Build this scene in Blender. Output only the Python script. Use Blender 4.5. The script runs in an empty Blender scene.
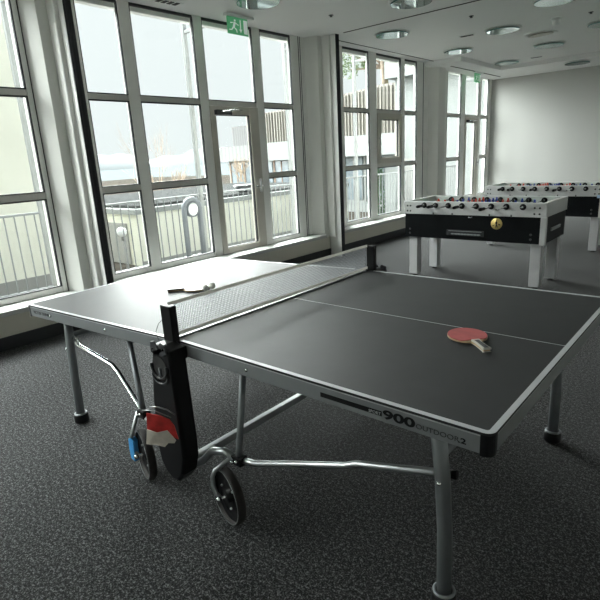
import bpy, bmesh, math, random
from mathutils import Vector, Matrix
random.seed(7)
S = bpy.context.scene
C = S.collection
PI = math.pi

# ------------------------------------------------------------ camera
cam_d = bpy.data.cameras.new('camera'); cam = bpy.data.objects.new('camera', cam_d); C.objects.link(cam)
cam_d.sensor_width = 36; cam_d.lens = 36 * 512.38 / 600; cam_d.clip_end = 9000; cam_d.clip_start = .05
r_ = Vector((0.76084997, 0.64672491, -0.05342487)); u_ = Vector((-0.13493206, 0.23819557, 0.96179842)); f_ = Vector((-0.63474456, 0.72457557, -0.26849502))
m_ = Matrix((r_, u_, -f_)).transposed().to_4x4(); m_.translation = Vector((1.785, -1.9675, 1.4848))
cam.matrix_world = m_
S.camera = cam

# ------------------------------------------------------------ world, sun, exposure
S.view_settings.view_transform = 'Standard'; S.view_settings.look = 'None'
S.view_settings.exposure = 0.22; S.view_settings.gamma = 1; S.view_settings.use_curve_mapping = False
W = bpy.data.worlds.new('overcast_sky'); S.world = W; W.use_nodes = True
wn = W.node_tree; wn.nodes.clear()
o_ = wn.nodes.new('ShaderNodeOutputWorld'); b_ = wn.nodes.new('ShaderNodeBackground')
tc = wn.nodes.new('ShaderNodeTexCoord'); sp = wn.nodes.new('ShaderNodeSeparateXYZ'); rp = wn.nodes.new('ShaderNodeValToRGB')
nz = wn.nodes.new('ShaderNodeTexNoise'); nz.inputs['Scale'].default_value = 1.6; nz.inputs['Detail'].default_value = 3
mx = wn.nodes.new('ShaderNodeMix'); mx.data_type = 'RGBA'; mx.blend_type = 'MULTIPLY'; mx.inputs[0].default_value = 0.12
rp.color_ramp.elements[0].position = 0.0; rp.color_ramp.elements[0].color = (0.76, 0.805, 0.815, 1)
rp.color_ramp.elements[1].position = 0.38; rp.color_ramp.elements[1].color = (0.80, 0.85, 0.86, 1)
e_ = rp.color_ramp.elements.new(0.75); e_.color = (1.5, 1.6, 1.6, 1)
wn.links.new(tc.outputs['Generated'], sp.inputs[0]); wn.links.new(sp.outputs['Z'], rp.inputs[0])
wn.links.new(tc.outputs['Generated'], nz.inputs['Vector'])
wn.links.new(rp.outputs[0], mx.inputs[6]); wn.links.new(nz.outputs[0], mx.inputs[7])
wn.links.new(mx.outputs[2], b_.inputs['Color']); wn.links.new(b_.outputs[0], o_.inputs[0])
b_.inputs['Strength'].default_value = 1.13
sun_d = bpy.data.lights.new('bright_overcast_sun', 'SUN'); sun_d.energy = 50; sun_d.angle = math.radians(100); sun_d.color = (0.97, 1.0, 0.985)
sun = bpy.data.objects.new('bright_overcast_sun', sun_d); C.objects.link(sun)
sun.rotation_euler = Vector((1, 0.08, -0.36)).to_track_quat('-Z', 'Y').to_euler(); sun.location = (-20, 0, 15)
S.cycles.use_denoising = True
S.cycles.max_bounces = 12; S.cycles.diffuse_bounces = 6; S.cycles.glossy_bounces = 5; S.cycles.transparent_max_bounces = 24
S.cycles.sample_clamp_indirect = 6

# ------------------------------------------------------------ materials
def mat(name, col, rough=.5, metal=0.0, spec=.5, var=.06, scale=8.0, bump=0.0, bscale=60.0, coat=0.0, sheen=0.0, ior=1.45, emit=0):
    m = bpy.data.materials.new(name); m.use_nodes = True; nt = m.node_tree
    p = nt.nodes['Principled BSDF']
    p.inputs['Roughness'].default_value = rough; p.inputs['Metallic'].default_value = metal
    p.inputs['Specular IOR Level'].default_value = spec; p.inputs['IOR'].default_value = ior
    p.inputs['Coat Weight'].default_value = coat; p.inputs['Sheen Weight'].default_value = sheen
    t = nt.nodes.new('ShaderNodeTexCoord'); n = nt.nodes.new('ShaderNodeTexNoise'); n.inputs['Scale'].default_value = scale; n.inputs['Detail'].default_value = 4
    r = nt.nodes.new('ShaderNodeValToRGB')
    r.color_ramp.elements[0].position = .3; r.color_ramp.elements[1].position = .7
    r.color_ramp.elements[0].color = tuple(c * (1 - var) for c in col) + (1,)
    r.color_ramp.elements[1].color = tuple(min(1, c * (1 + var)) for c in col) + (1,)
    nt.links.new(t.outputs['Object'], n.inputs['Vector']); nt.links.new(n.outputs[0], r.inputs[0]); nt.links.new(r.outputs[0], p.inputs['Base Color'])
    if bump:
        n2 = nt.nodes.new('ShaderNodeTexNoise'); n2.inputs['Scale'].default_value = bscale; n2.inputs['Detail'].default_value = 3
        bm_ = nt.nodes.new('ShaderNodeBump'); bm_.inputs['Strength'].default_value = bump; bm_.inputs['Distance'].default_value = .01
        nt.links.new(t.outputs['Object'], n2.inputs['Vector']); nt.links.new(n2.outputs[0], bm_.inputs['Height']); nt.links.new(bm_.outputs[0], p.inputs['Normal'])
    if emit:
        p.inputs['Emission Color'].default_value = col + (1,); p.inputs['Emission Strength'].default_value = emit
    return m

def carpet_mat():
    m = bpy.data.materials.new('charcoal_carpet'); m.use_nodes = True; nt = m.node_tree; p = nt.nodes['Principled BSDF']
    t = nt.nodes.new('ShaderNodeTexCoord')
    n = nt.nodes.new('ShaderNodeTexNoise'); n.inputs['Scale'].default_value = 145; n.inputs['Detail'].default_value = 3; n.inputs['Roughness'].default_value = .75
    r = nt.nodes.new('ShaderNodeValToRGB')
    r.color_ramp.elements[0].position = .42; r.color_ramp.elements[0].color = (.003, .0031, .0032, 1)
    r.color_ramp.elements[1].position = .62; r.color_ramp.elements[1].color = (.185, .189, .193, 1)
    e = r.color_ramp.elements.new(.51); e.color = (.017, .0176, .0182, 1)
    bmp = nt.nodes.new('ShaderNodeBump'); bmp.inputs['Strength'].default_value = .8; bmp.inputs['Distance'].default_value = .006
    n3 = nt.nodes.new('ShaderNodeTexNoise'); n3.inputs['Scale'].default_value = 62; n3.inputs['Detail'].default_value = 2
    ad = nt.nodes.new('ShaderNodeMix'); ad.data_type = 'FLOAT'; ad.inputs[0].default_value = .28
    nt.links.new(t.outputs['Object'], n3.inputs['Vector']); nt.links.new(n.outputs[0], ad.inputs[2]); nt.links.new(n3.outputs[0], ad.inputs[3])
    nt.links.new(t.outputs['Object'], n.inputs['Vector']); nt.links.new(ad.outputs[0], r.inputs[0]); nt.links.new(r.outputs[0], p.inputs['Base Color'])
    nt.links.new(n.outputs[0], bmp.inputs['Height']); nt.links.new(bmp.outputs[0], p.inputs['Normal'])
    p.inputs['Roughness'].default_value = .9; p.inputs['Specular IOR Level'].default_value = .12
    p.inputs['Sheen Weight'].default_value = .09; p.inputs['Sheen Roughness'].default_value = .45; p.inputs['Sheen Tint'].default_value = (1, .99, .98, 1)
    return m

def glass_mat():
    m = bpy.data.materials.new('window_glass'); m.use_nodes = True; nt = m.node_tree; nt.nodes.clear()
    o = nt.nodes.new('ShaderNodeOutputMaterial'); t = nt.nodes.new('ShaderNodeBsdfTransparent'); g = nt.nodes.new('ShaderNodeBsdfGlossy')
    lw = nt.nodes.new('ShaderNodeLayerWeight'); pw = nt.nodes.new('ShaderNodeMath'); pw.operation = 'POWER'; pw.inputs[1].default_value = 5
    f = nt.nodes.new('ShaderNodeMath'); f.operation = 'MULTIPLY_ADD'; f.inputs[1].default_value = .8; f.inputs[2].default_value = .02
    nt.links.new(lw.outputs['Facing'], pw.inputs[0]); nt.links.new(pw.outputs[0], f.inputs[0]); mxx = nt.nodes.new('ShaderNodeMixShader')
    t.inputs[0].default_value = (.965, .985, .975, 1); g.inputs['Roughness'].default_value = .02
    nt.links.new(f.outputs[0], mxx.inputs[0]); nt.links.new(t.outputs[0], mxx.inputs[1]); nt.links.new(g.outputs[0], mxx.inputs[2]); nt.links.new(mxx.outputs[0], o.inputs[0])
    return m

def cloth_mat(name, col, tr=.5):
    m = bpy.data.materials.new(name); m.use_nodes = True; nt = m.node_tree; nt.nodes.clear()
    o = nt.nodes.new('ShaderNodeOutputMaterial'); d = nt.nodes.new('ShaderNodeBsdfDiffuse'); t = nt.nodes.new('ShaderNodeBsdfTranslucent'); a = nt.nodes.new('ShaderNodeMixShader')
    w = nt.nodes.new('ShaderNodeTexNoise'); w.inputs['Scale'].default_value = 90; r = nt.nodes.new('ShaderNodeValToRGB')
    r.color_ramp.elements[0].color = tuple(c * .88 for c in col) + (1,); r.color_ramp.elements[1].color = col + (1,)
    nt.links.new(w.outputs[0], r.inputs[0]); nt.links.new(r.outputs[0], d.inputs[0]); nt.links.new(r.outputs[0], t.inputs[0]); a.inputs[0].default_value = tr
    nt.links.new(d.outputs[0], a.inputs[1]); nt.links.new(t.outputs[0], a.inputs[2]); nt.links.new(a.outputs[0], o.inputs[0])
    return m

def rib_mat(name, c1, c2, scale, axis='X'):
    m = bpy.data.materials.new(name); m.use_nodes = True; nt = m.node_tree; p = nt.nodes['Principled BSDF']
    t = nt.nodes.new('ShaderNodeTexCoord'); w = nt.nodes.new('ShaderNodeTexWave'); w.bands_direction = axis; w.inputs['Scale'].default_value = scale; w.inputs['Distortion'].default_value = .1
    r = nt.nodes.new('ShaderNodeValToRGB'); r.color_ramp.elements[0].color = c1 + (1,); r.color_ramp.elements[1].color = c2 + (1,)
    r.color_ramp.elements[0].position = .25; r.color_ramp.elements[1].position = .5
    nt.links.new(t.outputs['Object'], w.inputs['Vector']); nt.links.new(w.outputs[0], r.inputs[0]); nt.links.new(r.outputs[0], p.inputs['Base Color']); p.inputs['Roughness'].default_value = .7
    return m

M = dict(
    carpet=carpet_mat(), glass=glass_mat(),
    paint=mat('off_white_wall_paint', (.78, .78, .745), .7, var=.015, scale=1.5, bump=.05, bscale=120),
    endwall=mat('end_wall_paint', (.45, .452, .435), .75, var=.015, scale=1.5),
    ceil=mat('ceiling_plaster', (.80, .80, .79), .85, var=.012, scale=.8),
    parapet=mat('beige_grey_parapet_paint', (.60, .575, .50), .6, var=.02, scale=2),
    sill=mat('white_sill_gloss', (.55, .555, .54), .25, var=.015, scale=3),
    frame=mat('white_window_frame', (.88, .88, .845), .45, spec=.3, var=.02, scale=5),
    bar=mat('grey_window_bar', (.60, .585, .55), .4, var=.03, scale=5),
    taupe=mat('taupe_door_frame', (.56, .53, .47), .4, var=.03, scale=5),
    gasket=mat('black_rubber_gasket', (.03, .031, .035), .5),
    base=mat('charcoal_baseboard', (.03, .032, .036), .6, var=.1),
    groove=mat('dark_shadow_gap', (.03, .03, .03), .8),
    chrome=mat('polished_chrome', (.75, .76, .77), .16, 1.0, var=.02),
    steel=mat('brushed_galvanised_tube', (.47, .49, .50), .33, 0.85, var=.05, scale=20),
    leg=mat('grey_powder_coated_leg', (.24, .255, .265), .38, 0.5, var=.05, scale=15),
    apron=mat('silver_grey_apron', (.31, .325, .335), .42, 0.45, var=.05, scale=12),
    top=mat('anthracite_table_top', (.036, .037, .039), .54, spec=.25, var=.06, scale=10, ior=1.5, bump=.02, bscale=300),
    line=mat('white_table_line', (.58, .60, .61), .4, var=.02),
    black=mat('black_plastic', (.007, .007, .008), .4, spec=.3, var=.1, bump=.03, bscale=200),
    darkgrey=mat('satin_dark_grey_plastic', (.05, .052, .055), .35, var=.1),
    rubber=mat('tyre_rubber', (.028, .025, .024), .75, var=.15, scale=40),
    net=cloth_mat('pale_grey_net_cord', (.62, .63, .65), .5),
    tape=cloth_mat('off_white_net_tape', (.66, .65, .62), .5),
    blue=mat('sky_blue_plastic', (.06, .32, .68), .4, var=.05),
    red=mat('red_printed_paper', (.62, .045, .04), .45, var=.25, scale=25),
    card=mat('beige_cardboard', (.66, .60, .53), .7, var=.1, scale=30),
    rubred=mat('faded_red_rubber', (.48, .10, .10), .5, var=.14, scale=22),
    rubblk=mat('black_bat_rubber', (.02, .02, .02), .5),
    fascia=mat('white_fascia_board', (.26, .275, .27), .8, var=.03, scale=1), wood=mat('pale_plywood', (.55, .40, .24), .5, var=.1, scale=30),
    handle=mat('cream_bat_handle', (.62, .60, .54), .5, var=.1, scale=30),
    palebat=mat('pale_bat_face', (.85, .83, .79), .4, var=.06, scale=30),  # near-white top face with slight random tone
    ball=mat('white_ball_celluloid', (.80, .80, .74), .4, var=.02),
    fblack=mat('black_cabinet_laminate', (.008, .009, .010), .4, spec=.1, var=.15),
    fwhite=mat('silver_white_cabinet_rail', (.56, .56, .56), .45, var=.03, scale=10),
    fleg=mat('pale_grey_table_leg', (.44, .44, .45), .5, var=.05, scale=6),
    gold=mat('gold_emblem', (.75, .58, .22), .35, .6, var=.1, scale=40),
    felt=mat('green_play_field', (.10, .30, .14), .8, var=.08),
    pred=mat('red_player', (.55, .06, .04), .4), pblue=mat('blue_player', (.03, .05, .30), .4),
    discglass=mat('lamp_glass_disc', (.36, .46, .45), .05, .55, spec=1.0, var=.03),
    tealedge=mat('teal_glass_edge', (.10, .24, .22), .2, .2, var=.05),
    lampwhite=mat('white_lamp_reflector', (.72, .74, .72), .3, var=.02),
    green=mat('exit_sign_green', (.10, .42, .19), .4, var=.03, emit=.25), signwhite=mat('exit_sign_white', (.75, .85, .78), .4, emit=.25),
    sticker=mat('pale_blue_sticker', (.45, .62, .85), .4),
    # outside
    terrace=mat('balcony_concrete', (.12, .12, .112), .9, spec=.1, var=.15, scale=6),
    ground=mat('dark_brown_asphalt', (.06, .054, .047), .95, spec=0, var=.35, scale=1.3),  # albedo lowered to hold back the strong sun on the yard
    rail=mat('galvanised_railing', (.17, .18, .185), .6, 0, var=.05),
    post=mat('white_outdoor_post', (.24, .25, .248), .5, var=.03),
    cream=mat('cream_render', (.66, .66, .58), .85, var=.05, scale=1.2, bump=.1, bscale=30),
    gravel=mat('grey_roof_gravel', (.06, .062, .062), .95, spec=0, var=.45, scale=5),
    garage=mat('grey_garage_door', (.27, .27, .26), .7, var=.05, scale=2),
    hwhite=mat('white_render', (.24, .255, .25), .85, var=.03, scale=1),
    ribs=rib_mat('grey_brown_ribbed_cladding', (.13, .12, .105), (.26, .245, .215), 1.6),
    ribg=rib_mat('grey_ribbed_cladding', (.07, .07, .072), (.12, .12, .12), 2.0),
    ribl=rib_mat('pale_ribbed_fascia', (.14, .143, .143), (.19, .193, .193), 1.2),
    dwin=mat('dark_house_glass', (.16, .19, .21), .15, var=.3, scale=2), brown=mat('brown_house_frame', (.22, .15, .11), .6),
    lamphead=mat('grey_lamp_metal', (.15, .165, .185), .5, 0), frost=mat('frosted_lamp_glass', (.88, .90, .90), .5),
    bark=mat('brown_bark', (.20, .16, .13), .9, var=.3), twig=mat('bare_twigs', (.42, .33, .25), .9, var=.25),
    leaf=mat('grey_green_needles', (.16, .22, .12), .8, var=.4, scale=4), grass=mat('winter_grass', (.22, .28, .10), .95, var=.3, scale=3),
    hedge=mat('dark_cypress_green', (.05, .10, .05), .9, var=.4, scale=6),
    lake=mat('pale_lake_water', (.112, .125, .13), .9, spec=0, var=.04, scale=.01), hazyhills=mat('misty_hills', (.115, .13, .137), .95, var=.1, scale=.003),
)

# ------------------------------------------------------------ mesh helpers
class MB:
    def __init__(s): s.bm = bmesh.new(); s.mats = []; s.cur = 0; s.X = Matrix.Identity(4)
    def m(s, material):
        if material not in s.mats: s.mats.append(material)
        s.cur = s.mats.index(material); return s
    def _v(s, p): return s.bm.verts.new(s.X @ Vector(p))
    def _f(s, vs, smooth=False):
        try: f = s.bm.faces.new(vs)
        except ValueError: return
        f.material_index = s.cur; f.smooth = smooth
    def box(s, x0, x1, y0, y1, z0, z1):
        v = [s._v((x, y, z)) for x in (x0, x1) for y in (y0, y1) for z in (z0, z1)]
        for q in ((0, 1, 3, 2), (4, 6, 7, 5), (0, 4, 5, 1), (2, 3, 7, 6), (0, 2, 6, 4), (1, 5, 7, 3)): s._f([v[i] for i in q])
        return s
    def prism(s, pts, z0, z1, axis='z'):
        def mk(p, h):
            if axis == 'z': return (p[0], p[1], h)
            if axis == 'y': return (p[0], h, p[1])
            return (h, p[0], p[1])
        a = [s._v(mk(p, z0)) for p in pts]; b = [s._v(mk(p, z1)) for p in pts]; n = len(pts)
        s._f(a[::-1]); s._f(b)
        for i in range(n): s._f([a[i], a[(i + 1) % n], b[(i + 1) % n], b[i]])
        return s
    def tube(s, pts, r, seg=10, caps=True, rs=None):
        pts = [Vector(p) for p in pts]; rings = []
        prev = None
        for i, p in enumerate(pts):
            d = (pts[min(i + 1, len(pts) - 1)] - pts[max(i - 1, 0)]).normalized()
            if prev is None:
                up = Vector((0, 0, 1)) if abs(d.z) < .9 else Vector((1, 0, 0)); a = d.cross(up).normalized()
            else: a = (prev - d * prev.dot(d)).normalized()
            prev = a; b = d.cross(a); rr = rs[i] if rs else r
            rings.append([s._v(p + (a * math.cos(2 * PI * k / seg) + b * math.sin(2 * PI * k / seg)) * rr) for k in range(seg)])
        for i in range(len(rings) - 1):
            for k in range(seg): s._f([rings[i][k], rings[i][(k + 1) % seg], rings[i + 1][(k + 1) % seg], rings[i + 1][k]], True)
        if caps: s._f(rings[0][::-1]); s._f(rings[-1])
        return s
    def cyl(s, a, b, r, seg=20, r2=None):
        return s.tube([a, b], r, seg, True, [r, r if r2 is None else r2])
    def ball(s, c, r, seg=16, rings=10, sc=(1, 1, 1)):
        c = Vector(c); R_ = []
        for i in range(1, rings):
            t = PI * i / rings
            R_.append([s._v(c + Vector((sc[0] * r * math.sin(t) * math.cos(2 * PI * k / seg), sc[1] * r * math.sin(t) * math.sin(2 * PI * k / seg), sc[2] * r * math.cos(t)))) for k in range(seg)])
        t0 = s._v(c + Vector((0, 0, r * sc[2]))); t1 = s._v(c - Vector((0, 0, r * sc[2])))
        for k in range(seg):
            s._f([t0, R_[0][k], R_[0][(k + 1) % seg]], True); s._f([t1, R_[-1][(k + 1) % seg], R_[-1][k]], True)
            for i in range(len(R_) - 1): s._f([R_[i][k], R_[i + 1][k], R_[i + 1][(k + 1) % seg], R_[i][(k + 1) % seg]], True)
        return s
    def lathe(s, c, axis, prof, seg=32, smooth=True):
        # prof: (radius, height along axis)
        c = Vector(c); ax = Vector(axis).normalized(); up = Vector((0, 0, 1)) if abs(ax.z) < .9 else Vector((1, 0, 0)); a = ax.cross(up).normalized(); b = ax.cross(a)
        R_ = [[s._v(c + ax * h + (a * math.cos(2 * PI * k / seg) + b * math.sin(2 * PI * k / seg)) * max(r, 1e-5)) for k in range(seg)] for r, h in prof]
        for i in range(len(R_) - 1):
            for k in range(seg): s._f([R_[i][k], R_[i + 1][k], R_[i + 1][(k + 1) % seg], R_[i][(k + 1) % seg]], smooth)
        return s
    def build(s, name, material=None, parent=None, bevel=0, loc=None, flip=True):
        if material: s.mats = [material] if not s.mats else s.mats
        if flip: bmesh.ops.recalc_face_normals(s.bm, faces=s.bm.faces)
        me = bpy.data.meshes.new(name); s.bm.to_mesh(me); s.bm.free()
        for mm in s.mats: me.materials.append(mm)
        o = bpy.data.objects.new(name, me); C.objects.link(o)
        if parent: o.parent = parent
        if loc: o.location = loc
        if bevel:
            bv = o.modifiers.new('bevel', 'BEVEL'); bv.width = bevel; bv.segments = 2; bv.limit_method = 'ANGLE'; bv.angle_limit = math.radians(40)
        return o

def build_each(b, name, material, parent, bevel=0):
    # one object per connected piece
    b.bm.verts.ensure_lookup_table(); seen = set(); outs = []
    for v0 in b.bm.verts:
        if v0 in seen: continue
        st = [v0]; seen.add(v0); isl = []
        while st:
            v = st.pop(); isl.append(v)
            for e in v.link_edges:
                w = e.other_vert(v)
                if w not in seen: seen.add(w); st.append(w)
        n = MB(); mp = {v: n.bm.verts.new(v.co) for v in isl}
        fs = {f for v in isl for f in v.link_faces}
        for f in fs:
            nf = n.bm.faces.new([mp[v] for v in f.verts]); nf.smooth = f.smooth
        outs.append(n.build(name, material, parent, bevel))
    b.bm.free(); return outs

def tag(o, label=None, cat=None, group=None, kind=None):
    if label: o['label'] = label
    if cat: o['category'] = cat
    if group: o['group'] = group
    if kind: o['kind'] = kind
    return o
def empty(name, loc=(0, 0, 0), rz=0, **k):
    o = bpy.data.objects.new(name, None); C.objects.link(o); o.location = loc; o.rotation_euler = (0, 0, rz); o.empty_display_size = .1
    return tag(o, **k)
def copy_tree(o, parent=None):
    c = o.copy(); C.objects.link(c)
    if parent: c.parent = parent
    for ch in list(o.children): copy_tree(ch, c)
    return c
def text_obj(name, body, size, material, parent, mtx, xs=1.0, ext=.0004, bold=0.0, align='LEFT'):
    cu = bpy.data.curves.new(name, 'FONT'); cu.body = body; cu.size = size; cu.extrude = ext; cu.offset = bold; cu.align_x = align
    t = bpy.data.objects.new(name + '_tmp', cu); C.objects.link(t)
    bpy.context.view_layer.update()
    me = bpy.data.meshes.new_from_object(t.evaluated_get(bpy.context.evaluated_depsgraph_get()))
    bpy.data.objects.remove(t); me.materials.clear(); me.materials.append(material)
    me.transform(mtx @ Matrix.Diagonal((xs, 1, 1, 1))); me.name = name
    o = bpy.data.objects.new(name, me); C.objects.link(o); o.parent = parent
    return o
def struct(o, label, cat=None): return tag(o, label, cat, kind='structure')

# ------------------------------------------------------------ room shell
CZ = 3.06; Y0, Y1 = -5.5, 10.95; X1 = 4.6; GX = -3.163
b = MB(); b.box(-3.3, X1 + .1, Y0 - .1, Y1 + .1, -.12, 0); struct(b.build('floor', M['carpet']), 'speckled charcoal carpet floor', 'floor')
b = MB(); b.box(-3.3, X1 + .1, Y0 - .1, Y1 + .1, CZ, CZ + .15); struct(b.build('ceiling', M['ceil']), 'flat white ceiling', 'ceiling')
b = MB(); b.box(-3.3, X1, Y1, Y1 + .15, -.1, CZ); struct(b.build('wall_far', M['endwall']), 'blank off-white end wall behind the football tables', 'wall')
b = MB(); b.box(X1, X1 + .15, Y0, Y1, -.1, CZ); struct(b.build('wall_right', M['paint']), 'off-white side wall opposite the windows', 'wall')
b = MB(); b.box(-3.3, X1, Y0 - .15, Y0, -.1, CZ); struct(b.build('wall_near', M['paint']), 'off-white wall behind the viewer', 'wall')
b = MB(); b.box(-3.3, -2.95, Y0, Y1, 0, .30); struct(b.build('wall_left', M['parapet']), 'low beige-grey parapet under the windows', 'wall')
b = MB(); b.box(-3.3, -3.215, Y0, Y1, 3.0, CZ); struct(b.build('trim_1', M['frame']), 'narrow lintel behind the window heads', 'trim')
b = MB(); b.box(-2.95, -2.935, Y0, Y1, 0, .115); struct(b.build('baseboard_left', M['base']), 'dark baseboard under the window parapet', 'baseboard')
b = MB(); b.box(-2.9, X1, Y1 - .015, Y1, 0, .1); struct(b.build('baseboard_far', M['base']), 'dark baseboard along the end wall', 'baseboard')
# lowered ceiling border over the far bay and along the end wall
b = MB(); b.prism([(-3.12, 7.55), (-2.42, 7.55), (-2.42, 9.5), (X1, 9.5), (X1, Y1), (-3.12, Y1)], 2.985, CZ)
struct(b.build('trim_2', M['ceil']), 'lowered ceiling border over the far window', 'trim')
b = MB(); b.box(-2.80, -2.775, 7.95, 10.5, 2.978, 2.986); struct(b.build('trim_3', M['groove']), 'dark slot in the lowered ceiling border', 'trim')
b = MB(); b.box(-2.62, X1, 4.24, 4.257, CZ - .006, CZ + .001); struct(b.build('trim_4', M['groove']), 'dark partition track running across the ceiling', 'trim')
b = MB(); b.box(-2.955, -2.94, 4.3, 7.8, CZ - .006, CZ + .001); struct(b.build('trim_5', M['groove']), 'dark gap between ceiling and lintel of the middle window', 'trim')

# pillars with partition posts
tn = 6
for i, (y0, wA, post) in enumerate([(.29, .215, True), (4.085, .22, True), (7.80, .27, False)]):
    nm = ['first pillar from the left, beside the cropped window', 'middle pillar right of the glazed door', 'far pillar behind the nearer football table'][i]
    r = empty('trim_%d' % tn, (0, 0, 0)); struct(r, 'white ' + nm, 'pillar'); tn += 1
    b = MB(); b.prism([(-3.3, y0 - .09), (-3.14, y0 - .06), (-2.95, y0), (-2.95, y0 + wA), (-3.3, y0 + wA)], 0.29, CZ); b.build('pillar_body', M['paint'], r)
    if post:
        b = MB(); b.box(-2.95, -2.815, y0 + .085, y0 + .21, .30, CZ); b.build('inner_jamb', M['paint'], r, .012)
        b = MB(); b.box(-2.95, -2.735, y0 + .125, y0 + .195, 0, CZ); b.build('partition_post', M['frame'], r, .01)
        b = MB(); b.box(-2.735, -2.730, y0 + .129, y0 + .195, 0, CZ); b.box(-2.735, -2.722, y0 + .145, y0 + .160, 0, CZ).box(-2.735, -2.722, y0 + .175, y0 + .195, 0, CZ); b.build('rubber_seal', M['gasket'], r)

# sills
for n, (a, c) in enumerate([(Y0, .29), (.505, 4.085), (4.305, 7.80), (8.07, Y1)]):
    b = MB(); b.box(-3.24, -2.90, a, c, .30, .345)
    struct(b.build('trim_%d' % tn, M['sill'], bevel=.006), ['glossy white sill of the cropped left window', 'glossy white sill of the large window by the table', 'glossy white sill of the middle window', 'glossy white sill of the far window'][n], 'window sill'); tn += 1

# windows
FX0, FX1 = -3.21, -3.14
ZB, ZT = .345, 3.06
def vbar(root, y0, y1, z0=ZB, z1=ZT, name='mullion', m='frame', x1=FX1):
    b = MB(); b.box(FX0, x1, y0, y1, z0, z1); return b.build(name, M[m], root, .006)
def hbar(root, y0, y1, z0, z1, name='transom', m='bar', x1=-3.15):
    b = MB(); b.box(FX0 + .01, x1, y0, y1, z0, z1); return b.build(name, M[m], root, .006)
def pane(root, y0, y1, z0, z1):
    b = MB(); b.box(GX - .004, GX + .004, y0, y1, z0, z1); o = b.build('pane', M['glass'], root)
    g = MB()
    for (a, c, d, e) in ((y0, y0 + .012, z0, z1), (y1 - .012, y1, z0, z1), (y0 + .012, y1 - .012, z0, z0 + .01), (y0 + .012, y1 - .012, z1 - .012, z1)):
        g.box(GX - .012, GX + .014, a, c, d, e)
    g.build('gasket', M['gasket'], o)
    return o
def closer(root, y0, z):
    b = MB(); b.box(-3.14, -3.08, y0, y0 + .24, z, z + .055); o = b.build('door_closer', M['darkgrey'], root, .005)
    b = MB(); b.tube([(-3.10, y0 + .05, z + .03), (-2.98, y0 + .22, z + .045), (-3.10, y0 + .42, z + .06)], .009, 8); b.build('closer_arm', M['chrome'], o)
def glazed_door(name, y0, y1, z0, z1, label, hz=1.15, wr=.15):
    r = empty(name); struct(r, label, 'door')
    w = .085
    b = MB(); b.box(-3.21, -3.13, y0, y0 + w, z0, z1).box(-3.21, -3.13, y1 - wr, y1, z0, z1).box(-3.21, -3.13, y0 + w, y1 - wr, z1 - w * 1.1, z1).box(-3.21, -3.13, y0 + w, y1 - wr, z0, z0 + w * .8)
    b.build('door_frame', M['taupe'], r, .006)
    pane(r, y0 + w, y1 - wr, z0 + w * .8, z1 - w * 1.1)
    closer(r, y0 + .06, z1 - .10)
    b = MB(); b.box(-3.13, -3.118, y1 - .075, y1 - .035, hz - .09, hz + .09); hp = b.build('handle', M['chrome'], r, .003)
    b = MB(); b.tube([(-3.12, y1 - .055, hz), (-3.07, y1 - .055, hz), (-3.065, y1 - .08, hz), (-3.065, y1 - .19, hz)], .010, 10); b.build('lever', M['chrome'], hp)
    return r
BZ0, BZ1, TZ0, TZ1 = 1.235, 1.295, 2.13, 2.185
def rows(root, y0, y1):
    hbar(root, y0, y1, BZ0, BZ1); hbar(root, y0, y1, TZ0, TZ1)
    hbar(root, y0, y1, ZB, .40, 'bottom_rail', 'frame'); hbar(root, y0, y1, ZT - .016, ZT, 'top_rail', 'gasket')
    pane(root, y0, y1, .40, BZ0); pane(root, y0, y1, BZ1, TZ0); pane(root, y0, y1, TZ1, ZT - .016)

w1 = empty('window_1'); struct(w1, 'tall window cropped by the left edge of the picture', 'window')
for a, c in ((-1.00, -.88), (-2.4, -2.28), (-5.5, -5.3), (-4.0, -3.88)): vbar(w1, a, c)
vbar(w1, .18, .25)
b = MB(); b.box(-3.145, -3.134, .222, .228, ZB, ZT).box(-3.145, -3.134, .242, .246, ZB, ZT); b.build('frame_joint', M['groove'], w1)
for a, c in ((-.88, .18), (-2.28, -1.0), (-3.88, -2.4), (-5.3, -4.0)): rows(w1, a, c)

w2 = empty('window_2'); struct(w2, 'large window beside the table tennis table, with a glazed door', 'window')
vbar(w2, .50, .74); vbar(w2, 1.19, 1.32); vbar(w2, 2.115, 2.236); vbar(w2, 3.03, 3.162); vbar(w2, 3.75, 4.03)
b = MB(); b.box(-3.142, -3.134, 3.90, 3.908, ZB, ZT).box(-3.142, -3.134, 3.935, 3.941, ZB, ZT); b.build('frame_joint', M['groove'], w2)
rows(w2, .74, 1.19); rows(w2, 1.32, 2.115); rows(w2, 3.162, 3.75)
hbar(w2, 2.236, 3.03, 2.125, 2.18); hbar(w2, 2.236, 3.03, ZT - .016, ZT, 'top_rail', 'gasket'); pane(w2, 2.236, 3.03, 2.18, ZT - .016)
glazed_door('door_1', 2.236, 3.03, .35, 2.12, 'glazed taupe-framed door in the large window, under the nearer exit sign')

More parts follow.
